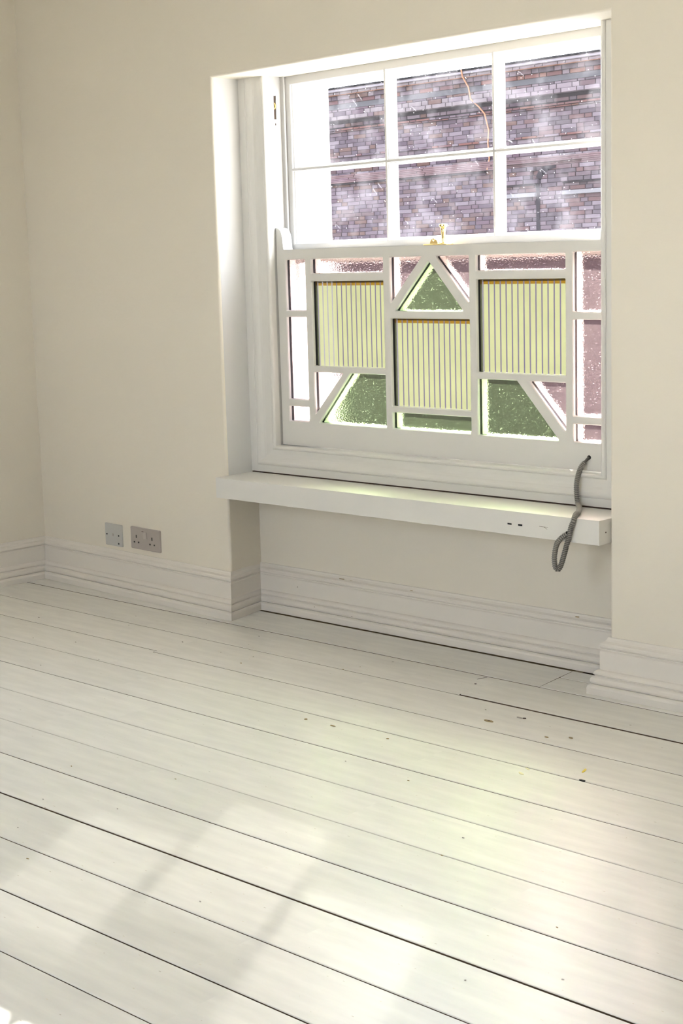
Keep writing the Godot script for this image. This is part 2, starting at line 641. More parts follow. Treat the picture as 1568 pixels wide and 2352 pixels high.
# one board: from x0a/x0b to x1a/x1b (its ends may be skew), z0..z1
func plank(f: Node, x0a: float, x0b: float, x1a: float, x1b: float, z0: float, z1: float, k: int) -> void:
	var e := 0.0016
	var m := MB.new()
	var own := RandomNumberGenerator.new()
	own.seed = 900 + int(z1 * 10.0)
	var tilt := own.randf_range(-0.0007, 0.0007)
	var off := Vector2(rng.randf(), rng.randf())
	m.uvf = func(p: Vector3) -> Vector2: return Vector2(p.x + off.x * 3.0, (p.z - z0) + off.y)
	var ty := func(z: float) -> float: return tilt * (z - (z0 + z1) / 2.0) / 0.08 - 0.0004
	# slightly cupped top in six strips, eased edges
	var prof := [Vector2(z0, -0.02), Vector2(z0, ty.call(z0) - e), Vector2(z0 + e * 0.35, ty.call(z0) - e * 0.35), Vector2(z0 + e, ty.call(z0))]
	var cup := own.randf_range(-0.0006, 0.0006)
	for t in [0.2, 0.4, 0.6, 0.8]:
		var z := lerpf(z0 + e, z1 - e, t)
		prof.append(Vector2(z, ty.call(z) + cup * (1.0 - pow(2.0 * t - 1.0, 2))))
	prof += [Vector2(z1 - e, ty.call(z1)), Vector2(z1 - e * 0.35, ty.call(z1) - e * 0.35), Vector2(z1, ty.call(z1) - e), Vector2(z1, -0.02)]
	for s in prof.size() - 1:
		var p: Vector2 = prof[s]
		var q: Vector2 = prof[s + 1]
		var tp := clampf((p.x - z0) / (z1 - z0), 0, 1)
		var tq := clampf((q.x - z0) / (z1 - z0), 0, 1)
		var ep := lerpf(x1a, x1b, tp)
		var eq := lerpf(x1a, x1b, tq)
		var sp := lerpf(x0a, x0b, tp)
		var sq := lerpf(x0a, x0b, tq)
		var d := (q - p).normalized()
		m.tint = Color(0.15, 0.105, 0.07) if s == 0 or s == prof.size() - 2 else Color.WHITE
		m.quad(Vector3(sp, p.y, p.x), Vector3(ep, p.y, p.x), Vector3(eq, q.y, q.x), Vector3(sq, q.y, q.x), Vector3(0, d.x, -d.y))
	m.tint = Color(0.15, 0.105, 0.07)
	for end in [[x0a, x0b, -1.0], [x1a, x1b, 1.0]]:
		m.quad(Vector3(end[0], -0.02, z0), Vector3(end[0], -0.002, z0), Vector3(end[1], -0.002, z1), Vector3(end[1], -0.02, z1), Vector3(end[2], 0, 0))
	put("plank", m, M.floor[k % 3], f)

# a small flat irregular spot lying on the boards
func mark(f: Node, called: String, material: Material, c: Vector2, rx: float, rz: float, h := 0.0006, turn := 0.0) -> void:
	var m := MB.new()
	var pl := PackedVector2Array()
	var r := RandomNumberGenerator.new()
	r.seed = int(absf(c.x) * 10000.0) + int(absf(c.y) * 777.0)
	for k in 10:
		var a := TAU * k / 10.0
		var s := r.randf_range(0.7, 1.1)
		var q := Vector2(cos(a) * rx * s, sin(a) * rz * s).rotated(turn)
		pl.append(c + q)
	var f3 := func(q: Vector2, w: float) -> Vector3: return Vector3(q.x, w, q.y)
	m.prism(pl, f3, -0.001, h + 0.0004)
	put(called, m, material, f)

# ---------------------------------------------------------------- skirting boards
func skirtings() -> void:
	# (out from the wall, height), round once
	var p := PackedVector2Array([Vector2(0, 0), Vector2(0.046, 0)])
	p.append_array(PackedVector2Array([Vector2(0.046, 0.018), Vector2(0.044, 0.0235), Vector2(0.0405, 0.0265), Vector2(0.0375, 0.0268)]))
	for k in 6:   # lower roll
		var a := -0.45 * PI + 0.9 * PI * k / 5.0
		p.append(Vector2(0.0335 + 0.0062 * cos(a), 0.0375 + 0.0105 * sin(a)))
	p.append_array(PackedVector2Array([Vector2(0.0295, 0.0495), Vector2(0.0300, 0.0520)]))
	for k in 6:   # ogee back to the flat
		var a := PI / 2 * k / 5.0
		p.append(Vector2(0.0215 + 0.0115 * cos(a), 0.0540 + 0.0125 * sin(a)))
	p.append_array(PackedVector2Array([Vector2(0.0205, 0.0680), Vector2(0.0205, 0.1180), Vector2(0.0165, 0.1215), Vector2(0.0165, 0.1240)]))
	for k in 6:   # top roll
		var a := -PI / 2 + PI * k / 5.0
		p.append(Vector2(0.0150 + 0.0070 * cos(a), 0.1335 + 0.0085 * sin(a)))
	p.append_array(PackedVector2Array([Vector2(0.0100, 0.1445), Vector2(0.0060, 0.1500), Vector2(0.0045, 0.1550), Vector2(0, 0.1560)]))
	var q := Vector3(XL, 0, zw(XL))
	var m := MB.new()
	m.sweep(p, [q + Vector3(0, 0, ZR), q], [Vector3(1, 0, 0), Vector3(1, 0, 1)], Vector3.UP, false)
	tag(put("baseboard_left", m, M.trim), "moulded white skirting board along the foot of the left wall", "skirting", "structure")
	m = MB.new()
	m.sweep(p, [q, Vector3(0, 0, 0), Vector3(-0.045, 0, ZREC)], [Vector3(1, 0, 1), Vector3(1, 0, 1), Vector3(1, 0, 1)], Vector3.UP, false)
	tag(put("baseboard_front", m, M.trim), "moulded white skirting board under the two sockets, left of the recess", "skirting", "structure")
	m = MB.new()
	m.sweep(p, [Vector3(-0.045, 0, ZREC), Vector3(W + 0.02, 0, ZREC)], [Vector3(1, 0, 1), Vector3(-1, 0, 1)], Vector3.UP, false)
	var rb := put("baseboard_recess", m, M.trim)
	tag(rb, "scuffed white skirting board at the back of the recess under the sill", "skirting", "structure")
	for spot in [[0.352, 0.1452, 0.022], [0.395, 0.1435, 0.012], [0.655, 0.1440, 0.010], [0.690, 0.1400, 0.014], [1.285, 0.1475, 0.012], [1.320, 0.1410, 0.008], [0.155, 0.0950, 0.003], [0.250, 0.0420, 0.004], [0.420, 0.0330, 0.004], [-0.02, 0.0300, 0.006]]:
		var ch := MB.new()
		var zz: float = ZREC + (0.0105 if spot[1] > 0.138 else 0.0205 if spot[1] > 0.06 else 0.0385)
		ch.cbox(Vector3(spot[0] - spot[2] / 2.0, spot[1] - 0.0011, zz - 0.004), Vector3(spot[0] + spot[2] / 2.0, spot[1] + 0.0011, zz + 0.0009), 0.0006)
		put("paint_chip", ch, M.chip_brown if spot[2] > 0.005 else M.chip_dark, rb)
	m = MB.new()
	m.sweep(p, [Vector3(W + 0.02, 0, ZREC), Vector3(W, 0, 0), Vector3(XR, 0, 0)], [Vector3(-1, 0, 1), Vector3(-1, 0, 1), Vector3(-1, 0, 1)], Vector3.UP, false)
	tag(put("baseboard_right", m, M.trim), "chipped white skirting board to the right of the recess", "skirting", "structure")

# ---------------------------------------------------------------- window
func inset(p: PackedVector2Array, d: float) -> PackedVector2Array:
	var out := PackedVector2Array()
	var n := p.size()
	for k in n:
		var a := p[(k + n - 1) % n]
		var b := p[k]
		var c := p[(k + 1) % n]
		var n0 := (b - a).normalized().orthogonal()
		var n1 := (c - b).normalized().orthogonal()
		# orthogonal() turns clockwise or not: choose the inward side
		var cen := Vector2.ZERO
		for t in p:
			cen += t / n
		if n0.dot(cen - b) < 0:
			n0 = -n0
		if n1.dot(cen - b) < 0:
			n1 = -n1
		var bis := (n0 + n1).normalized()
		out.append(b + bis * d / maxf(0.25, bis.dot(n0)))
	return out

func rounded(p: PackedVector2Array, r: float, seg := 3) -> PackedVector2Array:
	var out := PackedVector2Array()
	var n := p.size()
	for k in n:
		var b := p[k]
		var u := (p[(k + n - 1) % n] - b).normalized()
		var w := (p[(k + 1) % n] - b).normalized()
		var half := acos(clampf(u.dot(w), -1, 1)) / 2.0
		var t := r / tan(half)
		for s in seg + 1:
			var f := float(s) / seg
			var q0 := b + u * t * (1.0 - f)
			var q1 := b + w * t * f
			out.append(q0.lerp(q1, f))
	return out

func ring_face(m: MB, outer: PackedVector2Array, inner: PackedVector2Array, z: float, out: Vector3) -> void:
	# face between a convex cell and a convex hole inside it
	var c := Vector2.ZERO
	for q in inner:
		c += q / inner.size()
	var o := Array(outer)
	var i := Array(inner)
	for l in [o, i]:
		l.sort_custom(func(p, q): return (p - c).angle() < (q - c).angle())
	var no: int = o.size()
	var ni: int = i.size()
	var j := 0
	for k in ni:
		if i[k].distance_to(o[0]) < i[j].distance_to(o[0]):
			j = k
	var ao := 0
	var ai := 0
	while ao < no or ai < ni:
		var p: Vector2 = o[ao % no]
		var q: Vector2 = i[(j + ai) % ni]
		var p2: Vector2 = o[(ao + 1) % no]
		var q2: Vector2 = i[(j + ai + 1) % ni]
		if ai >= ni or (ao < no and p2.distance_to(q) < p.distance_to(q2)):
			m.tri(Vector3(p.x, p.y, z), Vector3(q.x, q.y, z), Vector3(p2.x, p2.y, z), out)
			ao += 1
		else:
			m.tri(Vector3(p.x, p.y, z), Vector3(q.x, q.y, z), Vector3(q2.x, q2.y, z), out)
			ai += 1

func walls_between(m: MB, a: PackedVector2Array, za: float, b: PackedVector2Array, zb: float, upright := false) -> void:
	var c := Vector2.ZERO
	for q in a:
		c += q / a.size()
	for k in a.size():
		var t := (k + 1) % a.size()
		if upright and absf(a[t].y - a[k].y) < 0.35 * a[t].distance_to(a[k]):
			continue
		var mid := (a[k] + a[t]) / 2.0
		m.quad(Vector3(a[k].x, a[k].y, za), Vector3(a[t].x, a[t].y, za), Vector3(b[t].x, b[t].y, zb), Vector3(b[k].x, b[k].y, zb), Vector3(c.x - mid.x, c.y - mid.y, 0))

func rect(x0: float, y0: float, x1: float, y1: float) -> PackedVector2Array:
	return PackedVector2Array([Vector2(x0, y0), Vector2(x1, y0), Vector2(x1, y1), Vector2(x0, y1)])

func pts(a: Array) -> PackedVector2Array:
	var out := PackedVector2Array()
	for k in range(0, a.size(), 2):
		out.append(Vector2(a[k], a[k + 1]))
	return out

func window() -> void:
	var win := base("window_1")
	tag(win, "white sliding sash window with a lattice of coloured panes below six clear panes", "window", "structure")
	frame(win)
	lower_sash(win)
	upper_sash(win)

func frame(win: Node) -> void:
	# mitred moulding round the left, bottom and right of the sashes: (away from the sash, towards the room)
	var z0 := -0.115
	var pr := PackedVector2Array([Vector2(0.1, -0.03), Vector2(0, -0.03), Vector2(0, -0.018)])
	for k in 6:    # staff bead
		var a := PI - PI * 0.8 * k / 5.0
		pr.append(Vector2(0.0075 + 0.0075 * cos(a), -0.0125 + 0.0085 * sin(a)))
	pr.append_array(PackedVector2Array([Vector2(0.0142, -0.0105), Vector2(0.0165, -0.0092), Vector2(0.0300, -0.0085), Vector2(0.0400, -0.0070), Vector2(0.0470, -0.0045), Vector2(0.0520, -0.0012), Vector2(0.0570, 0.0015), Vector2(0.0620, 0.0027), Vector2(0.0670, 0.0025), Vector2(0.0710, 0.0010), Vector2(0.0730, -0.0012), Vector2(0.0740, -0.0020), Vector2(0.0755, -0.0005), Vector2(0.1, 0.0)]))
	var sx := 1.146
	var m := MB.new()
	var il := 0.1135
	var ir := 1.3995
	var ib := 0.5765
	var P := [Vector3(il, sag(il, 1.775), z0), Vector3(il, ib, z0), Vector3(ir, ib, z0), Vector3(ir, sag(ir, 1.775), z0)]
	var L := Vector3(-sx * 0.99, 0, 0)
	var R := Vector3(sx * 0.99, 0, 0)
	var D := Vector3(0, -0.905, 0)
	m.sweep(pr, P, [L, L + D, R + D, R], Vector3(0, 0, 1), false)
	put("frame_moulding", m, M.sash, win)
	m = MB.new()
	m.box(Vector3(-0.004, 0.4815, -0.116), Vector3(0.0004, 1.80, -0.0080))
	m.box(Vector3(W - 0.0004, 0.4815, -0.116), Vector3(W + 0.004, 1.82, -0.0080))
	put("reveal_lining", m, M.reveal, win)
	# head: staff bead and lining under the plaster
	m = MB.new()
	var hp := PackedVector2Array([Vector2(-0.118, 0.06), Vector2(-0.29, 0.06), Vector2(-0.29, 0.022), Vector2(-0.140, 0.022), Vector2(-0.140, 0.0045)])
	for k in 5:
		var a := -PI * 0.5 + PI * 0.5 * k / 4.0
		hp.append(Vector2(-0.131 + 0.0085 * cos(a), 0.0055 + 0.0055 * sin(a)))
	hp.append_array(PackedVector2Array([Vector2(-0.1215, 0.0095), Vector2(-0.118, 0.0095)]))
	hp.reverse()
	var hf := func(q: Vector2, w: float) -> Vector3: return Vector3(w, sag(w, 1.7675) + q.y, q.x)
	for s in 6:
		m.prism(hp, hf, lerpf(0.001, W - 0.001, s / 6.0), lerpf(0.001, W - 0.001, (s + 1) / 6.0), s == 0 or s == 5)
	put("frame_head", m, M.sash, win)
	# pulley stiles with the slot cut out on the left one
	for side in 2:
		m = MB.new()
		var xin := 0.1125 if side == 0 else 1.4005
		var xo := 0.055 if side == 0 else 1.458
		var lo := minf(xin, xo)
		var hi := maxf(xin, xo)
		if side == 0:
			m.box(Vector3(lo, 0.50, -0.29), Vector3(hi, 1.634, -0.135))
			m.box(Vector3(lo, 1.634, -0.29), Vector3(hi, 1.708, -0.1760))
			m.box(Vector3(lo, 1.634, -0.1655), Vector3(hi, 1.708, -0.135))
			m.box(Vector3(lo, 1.708, -0.29), Vector3(hi, 1.83, -0.135))
			m.box(Vector3(lo, 1.63, -0.18), Vector3(lo + 0.02, 1.72, -0.16))
		else:
			m.box(Vector3(lo, 0.50, -0.29), Vector3(hi, 1.83, -0.135))
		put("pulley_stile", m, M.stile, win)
		m = MB.new()
		if side == 0:
			m.cbox(Vector3(0.110, 0.56, -0.2065), Vector3(0.1265, 1.80, -0.1975), 0.0015)
		else:
			m.cbox(Vector3(1.3865, 0.56, -0.2065), Vector3(1.403, 1.80, -0.1975), 0.0015)
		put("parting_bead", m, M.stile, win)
	m = MB.new()
	m.lathe([Vector2(0, -0.0025), Vector2(0.015, -0.0025), Vector2(0.0165, -0.001), Vector2(0.0145, 0), Vector2(0.0165, 0.001), Vector2(0.015, 0.0025), Vector2(0, 0.0025)], Vector3(0.0985, 1.676, -0.1710), 20, Vector3(0, 0, 1))
	put("pulley_wheel", m, M.brass, win)
	m = MB.new()
	m.box(Vector3(0.0755, 1.6345, -0.1758), Vector3(0.1100, 1.7075, -0.1657))
	m.cbox(Vector3(0.1110, 1.6145, -0.1735), Vector3(0.1131, 1.6215, -0.1690), 0.0006)
	put("pulley_slot", m, M.chip_dark, win)
	# sill of the box frame and the painted masonry outside
	m = MB.new()
	m.box(Vector3(0.05, 0.47, -0.30), Vector3(1.463, 0.5745, -0.135))
	put("frame_sill", m, M.sash, win)
	m = MB.new()
	m.prism(PackedVector2Array([Vector2(-0.28, 0.44), Vector2(-0.28, 0.567), Vector2(-0.50, 0.535), Vector2(-0.50, 0.44)]), func(q: Vector2, w: float) -> Vector3: return Vector3(w, q.y, q.x), 0.0, W)
	put("outer_sill", m, M.outer, win)
	for side in 2:
		m = MB.new()
		var a := -0.02 if side == 0 else 1.3815
		m.box(Vector3(a, 0.47, -0.402), Vector3(a + 0.1513, 1.86, -0.25))
		put("outer_reveal", m, M.outer, win)
	m = MB.new()
	m.box(Vector3(-0.02, 1.83, -0.402), Vector3(1.53, 1.95, -0.25))
	put("outer_lintel", m, M.outer, win)

func lower_sash(win: Node) -> void:
	var sl := 0.1146
	var sr := 1.3982
	var sb := 0.5778
	var st := 1.2170
	var xa := 0.2554
	var xb := 0.5905
	var xc := 0.9308
	var xd := 1.2731
	# opening, cell round it, glass
	var C := []
	C.append([rect(0.1500, 1.0180, 0.2439, 1.1868), rect(sl, 1.0109, xa, st), "pink"])
	C.append([rect(0.1485, 0.7279, 0.2439, 1.0027), rect(sl, 0.719, xa, 1.0109), "pink"])
	C.append([rect(0.1480, 0.6552, 0.2439, 0.7100), rect(sl, sb, xa, 0.719), "pink"])
	C.append([rect(0.2669, 1.1370, 0.5805, 1.1872), rect(xa, 1.127, xb, st), "pink"])
	C.append([rect(0.2669, 0.8404, 0.5805, 1.1169), rect(xa, 0.833, xb, 1.127), "flash"])
	C.append([pts([0.2669, 0.6791, 0.4035, 0.8250, 0.2669, 0.8250]), pts([xa, 0.6420, 0.4285, 0.833, xa, 0.833]), "pink"])
	C.append([pts([0.2809, 0.6555, 0.5812, 0.6555, 0.5812, 0.8258, 0.4287, 0.8258]), pts([xa, sb, xb, sb, xb, 0.833, 0.4285, 0.833, xa, 0.6420]), "green"])
	C.append([pts([0.6045, 1.0385, 0.7412, 1.1872, 0.6045, 1.1872]), pts([xb, 1.0075, 0.7617, 1.196, 0.7617, st, xb, st]), "pink"])
	C.append([pts([0.6189, 1.0185, 0.8993, 1.0185, 0.7617, 1.1740]), pts([xb, 1.0075, 0.5985, 1.0095, 0.9238, 1.0095, xc, 1.0075, 0.7617, 1.196]), "green"])
	C.append([pts([0.9185, 1.0385, 0.9185, 1.1872, 0.7822, 1.1872]), pts([xc, 1.0075, xc, st, 0.7617, st, 0.7617, 1.196]), "pink"])
	C.append([rect(0.6030, 0.7244, 0.9190, 1.0009), rect(xb, 0.7175, xc, 1.0095), "flash"])
	C.append([rect(0.6030, 0.6552, 0.9200, 0.7106), rect(xb, sb, xc, 0.7175), "green"])
	C.append([rect(0.9409, 1.1370, 1.2624, 1.1872), rect(xc, 1.127, xd, st), "pink"])
	C.append([rect(0.9409, 0.8404, 1.2624, 1.1169), rect(xc, 0.833, xd, 1.127), "flash"])
	C.append([pts([0.9415, 0.6545, 1.2423, 0.6545, 1.0888, 0.8258, 0.9415, 0.8258]), pts([xc, sb, xd, sb, xd, 0.6400, 1.0985, 0.833, xc, 0.833]), "green"])
	C.append([pts([1.2624, 0.6775, 1.2624, 0.8255, 1.1260, 0.8255]), pts([xd, 0.6400, xd, 0.833, 1.0985, 0.833]), "pink"])
	C.append([rect(1.2828, 1.0200, 1.3823, 1.1895), rect(xd, 1.0109, sr, st), "pink"])
	C.append([rect(1.2835, 0.7279, 1.3823, 1.0030), rect(xd, 0.719, sr, 1.0109), "pink"])
	C.append([rect(1.2840, 0.6552, 1.3823, 0.7105), rect(xd, sb, sr, 0.719), "pink"])
	# the centre top cell is not convex at its foot: lower it to the bar line
	C[8][1] = pts([xb, 1.0095, xc, 1.0095, 0.7617, 1.196])
	C[7][1] = pts([xb, 1.0095, 0.7617, 1.196, 0.7617, st, xb, st])
	C[9][1] = pts([xc, 1.0095, xc, st, 0.7617, st, 0.7617, 1.196])
	var m := MB.new()
	var sp := MB.new()
	var zb := ZS - 0.050
	var panes := []
	for c in C:
		var o0 := rounded(c[0], 0.0045)
		var o1 := rounded(inset(c[0], 0.0011), 0.0038)
		var o2 := rounded(inset(c[0], 0.0026), 0.0030)
		var o3 := rounded(inset(c[0], 0.0030), 0.0030)
		ring_face(m, c[1], o0, ZS, Vector3(0, 0, 1))
		walls_between(m, o0, ZS, o1, ZS - 0.0007)
		walls_between(m, o1, ZS - 0.0007, o2, ZS - 0.0030)
		walls_between(m, o2, ZS - 0.0030, o2, ZS - 0.0125)
		walls_between(sp, o3, ZS - 0.0100, o3, ZS - 0.0185, true)
		# outer half of the bars, behind the glass
		var oo := rounded(inset(c[0], 0.0026), 0.0020)
		var ze: float = ZS - 0.033 if c[2] == "flash" else zb
		walls_between(m, oo, ZS - 0.0226, oo, ze)
		ring_face(m, c[1], oo, ZS - 0.0226, Vector3(0, 0, 1))
		ring_face(m, c[1], oo, ze, Vector3(0, 0, -1))
		panes.append([inset(c[0], 0.0012), c[2]])
	# outline
	m.quad(Vector3(sl, sb, ZS), Vector3(sl, st, ZS), Vector3(sl, st, zb), Vector3(sl, sb, zb), Vector3(-1, 0, 0))
	m.quad(Vector3(sr, sb, ZS), Vector3(sr, st, ZS), Vector3(sr, st, zb), Vector3(sr, sb, zb), Vector3(1, 0, 0))
	m.quad(Vector3(sl, sb, ZS), Vector3(sr, sb, ZS), Vector3(sr, sb, zb), Vector3(sl, sb, zb), Vector3(0, -1, 0))
	m.quad(Vector3(sl, st, ZS), Vector3(sr, st, ZS), Vector3(sr, st, zb), Vector3(sl, st, zb), Vector3(0, 1, 0))
	# horns at the top of both stiles
	var fz := func(q: Vector2, w: float) -> Vector3: return Vector3(q.x, q.y, w)
	for s in 2:
		var h := [Vector2(0, 0), Vector2(0.0360, 0.0), Vector2(0.0335, 0.0006), Vector2(0.0318, 0.0024), Vector2(0.0308, 0.010), Vector2(0.0296, 0.022), Vector2(0.0278, 0.038), Vector2(0.0252, 0.050), Vector2(0.0210, 0.0595), Vector2(0.0150, 0.066), Vector2(0.0080, 0.0695), Vector2(0.0, 0.0715)]
		var pl := PackedVector2Array()
		for q in h:
			pl.append(Vector2(sl + q.x, st + q.y) if s == 0 else Vector2(sr - q.x * 0.66, st + q.y))
		if s == 1:
			pl.reverse()
		m.prism(pl, fz, ZS - 0.042, ZS)
	var sash := put("lower_sash", m, M.sash, win)
	sash.set_meta("label", "lower sash with a routed lattice of squares, strips and triangles")
	put("spacer", sp, M.black, sash)
	var film := MB.new()
	film.uvf = func(v: Vector3) -> Vector2: return Vector2(v.x, v.y)
	var k := 0
	for p in panes:
		var g := MB.new()
		var q: PackedVector2Array = p[0]
		var lo := Vector2(9, 9)
		var hi := Vector2(-9, -9)
		for t in q:
			lo = lo.min(t)
			hi = hi.max(t)
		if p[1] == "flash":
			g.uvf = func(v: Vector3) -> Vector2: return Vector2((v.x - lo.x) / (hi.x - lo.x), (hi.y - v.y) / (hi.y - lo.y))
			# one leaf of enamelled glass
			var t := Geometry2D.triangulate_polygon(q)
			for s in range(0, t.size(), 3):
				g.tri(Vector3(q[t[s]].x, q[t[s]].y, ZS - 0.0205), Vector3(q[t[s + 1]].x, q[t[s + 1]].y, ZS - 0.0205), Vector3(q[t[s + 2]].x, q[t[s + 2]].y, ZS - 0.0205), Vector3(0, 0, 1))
		else:
			var sh := Vector2(k * 0.37, k * 0.21)
			g.uvf = func(v: Vector3) -> Vector2: return Vector2(v.x + sh.x, v.y + sh.y)
			g.prism(q, fz, ZS - 0.0222, ZS - 0.0184)
			var ft := Geometry2D.triangulate_polygon(q)
			for s in range(0, ft.size(), 3):
				film.tri(Vector3(q[ft[s]].x, q[ft[s]].y, ZS - 0.0224), Vector3(q[ft[s + 1]].x, q[ft[s + 1]].y, ZS - 0.0224), Vector3(q[ft[s + 2]].x, q[ft[s + 2]].y, ZS - 0.0224), Vector3(0, 0, -1))
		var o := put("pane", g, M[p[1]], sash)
		o.set_meta("label", {"pink": "pale pink textured glass pane", "green": "green textured glass pane", "flash": "yellow square glass pane with fine clear vertical stripes"}[p[1]])
		k += 1
	put("glass_grain", film, M.film, sash).set_meta("kind", "stuff")
	# brass catch on the meeting rail
	var b := MB.new()
	b.cbox(Vector3(0.735, st, -0.198), Vector3(0.825, st + 0.0035, -0.164), 0.001)
	b.lathe([Vector2(0.0105, 0.0), Vector2(0.0095, 0.004), Vector2(0.0055, 0.007), Vector2(0.0050, 0.016), Vector2(0.0062, 0.026), Vector2(0.0072, 0.036), Vector2(0.0068, 0.040), Vector2(0.0082, 0.043), Vector2(0.0082, 0.045), Vector2(0.0065, 0.047), Vector2(0.0120, 0.051), Vector2(0.0130, 0.053), Vector2(0.0130, 0.057), Vector2(0.0120, 0.0585), Vector2(0.0, 0.0595)], Vector3(0.803, st + 0.0025, -0.178), 20)
	put("sash_fastener", b, M.brass, sash)
	b = MB.new()
	var hump := PackedVector2Array()
	for t in 9:
		var a := PI * t / 8.0
		hump.append(Vector2(0.772 + 0.0155 * cos(a), st + 0.003 + 0.0165 * sin(a)))
	b.prism(hump, fz, -0.186, -0.170)
	b.lathe([Vector2(0.0, -0.011), Vector2(0.0045, -0.009), Vector2(0.0055, -0.003), Vector2(0.0055, 0.003), Vector2(0.0045, 0.009), Vector2(0.0, 0.011)], Vector3(0.772, st + 0.016, -0.178), 14, Vector3(0, 0, 1))
	put("fastener_cam", b, M.brass, sash)
	b = MB.new()
	b.lathe([Vector2(0.0, 0.001), Vector2(0.0062, 0.001), Vector2(0.0062, -0.001), Vector2(0.0, -0.001)], Vector3(1.3395, 0.6165, ZS), 14, Vector3(0, 0, 1))
	put("cable_hole", b, M.black, sash)

func upper_sash(win: Node) -> void:
	var zb := ZU - 0.045
	var zg := ZU - 0.022
	var x0 := 0.1165
	var x1 := 1.3965
	var gx := [0.1412, 0.5550, 0.9730, 1.3790]    # stile edge, two bar centres, stile edge
	var gy := [1.2330, 1.4722, 1.7444]            # meeting rail, bar, top rail
	var m := MB.new()
	var fr := func(q: Vector2, z: float) -> Vector3: return Vector3(q.x, sag(q.x, q.y), z)
	# stiles and rails: front faces, backs and edges
	for r in [[x0, 1.172, gx[0], 1.781], [gx[3], 1.172, x1, 1.781], [gx[0], gy[2], gx[3], 1.781], [gx[0], 1.172, gx[3], gy[0]]]:
		var n := 6 if r[2] - r[0] > 0.3 else 1
		for s in n:
			m.prism(rect(lerpf(r[0], r[2], float(s) / n), r[1], lerpf(r[0], r[2], float(s + 1) / n), r[3]), fr, zb, ZU, true)
	# moulded inner edge falling back to the glass, and a putty rim outside
	var steps := [[0.0, 0.0], [0.0035, -0.0015], [0.0055, -0.006], [0.0085, -0.0075], [0.0105, -0.013], [0.0150, -0.0205], [0.0152, -0.0225]]
	var ed := [[gx[0], 1.0], [gx[3], -1.0]]
	for e in ed:
		for k in steps.size() - 1:
			var a: Array = steps[k]
			var b: Array = steps[k + 1]
			m.quad(fr.call(Vector2(e[0] + e[1] * a[0], gy[0]), ZU + a[1]), fr.call(Vector2(e[0] + e[1] * a[0], gy[2]), ZU + a[1]),
				fr.call(Vector2(e[0] + e[1] * b[0], gy[2]), ZU + b[1]), fr.call(Vector2(e[0] + e[1] * b[0], gy[0]), ZU + b[1]), Vector3(e[1], 0, 0.6))
	for e in [[gy[2], -1.0], [gy[0], 1.0]]:
		for s in 6:
			var xa: float = lerpf(gx[0], gx[3], s / 6.0)
			var xb: float = lerpf(gx[0], gx[3], (s + 1) / 6.0)
			for k in steps.size() - 1:
				var a: Array = steps[k]
				var b: Array = steps[k + 1]
				m.quad(fr.call(Vector2(xa, e[0] + e[1] * a[0] * 0.6), ZU + a[1]), fr.call(Vector2(xb, e[0] + e[1] * a[0] * 0.6), ZU + a[1]),
					fr.call(Vector2(xb, e[0] + e[1] * b[0] * 0.6), ZU + b[1]), fr.call(Vector2(xa, e[0] + e[1] * b[0] * 0.6), ZU + b[1]), Vector3(0, e[1], 0.6))
	var rim := 0.016
	m.prism(rect(gx[0] - 0.002, 1.2, gx[0] + rim, 1.77), fr, zb + 0.004, zg - 0.0015)
	m.prism(rect(gx[3] - rim, 1.2, gx[3] + 0.002, 1.77), fr, zb + 0.004, zg - 0.0015)
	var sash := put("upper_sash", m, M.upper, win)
	sash.set_meta("label", "upper sash of six clear dusty panes between thin white glazing bars")
	# glazing bars: thin nose, hollow sides, wider at the glass
	var half := PackedVector2Array([Vector2(0.0100, -0.045), Vector2(0.0120, -0.024), Vector2(0.0120, -0.0205), Vector2(0.0085, -0.0150), Vector2(0.0068, -0.0095), Vector2(0.0062, -0.0055), Vector2(0.0045, -0.0050), Vector2(0.0040, -0.0010), Vector2(0.0030, 0.0)])
	var prof := half.duplicate()
	for k in range(half.size() - 1, -1, -1):
		prof.append(Vector2(-half[k].x, half[k].y))
	for k in [1, 2]:
		var b := MB.new()
		var f := func(q: Vector2, w: float) -> Vector3: return Vector3(gx[k] + q.x, sag(gx[k], w), ZU + q.y)
		b.prism(prof, f, gy[0] - 0.001, gy[2] + 0.001, false)
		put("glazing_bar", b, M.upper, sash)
	var hb := MB.new()
	var fh := func(q: Vector2, w: float) -> Vector3: return Vector3(w, sag(w, gy[1]) - q.x, ZU + q.y)
	for s in 4:
		hb.prism(prof, fh, lerpf(gx[0], gx[3], s / 4.0), lerpf(gx[0], gx[3], (s + 1) / 4.0), false)
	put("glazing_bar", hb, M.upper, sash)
	for j in 2:
		for k in 3:
			var g := MB.new()
			var lo := Vector2(gx[k], gy[j])
			var off := Vector2(k * 0.31 + j * 0.13, j * 0.47 + k * 0.11)
			g.uvf = func(v: Vector3) -> Vector2: return Vector2(v.x * 1.7 + off.x, -v.y * 1.7 + off.y)
			var a: Vector3 = fr.call(Vector2(gx[k] + 0.004, gy[j]), zg)
			var b: Vector3 = fr.call(Vector2(gx[k + 1] - 0.004, gy[j]), zg)
			var c: Vector3 = fr.call(Vector2(gx[k + 1] - 0.004, gy[j + 1] + 0.003), zg)
			var d: Vector3 = fr.call(Vector2(gx[k] + 0.004, gy[j + 1] + 0.003), zg)
			g.quad(a, b, c, d, Vector3(0, 0, 1))
			var o := put("pane", g, M.dusty, sash)
			o.set_meta("label", "clear dusty glass pane")

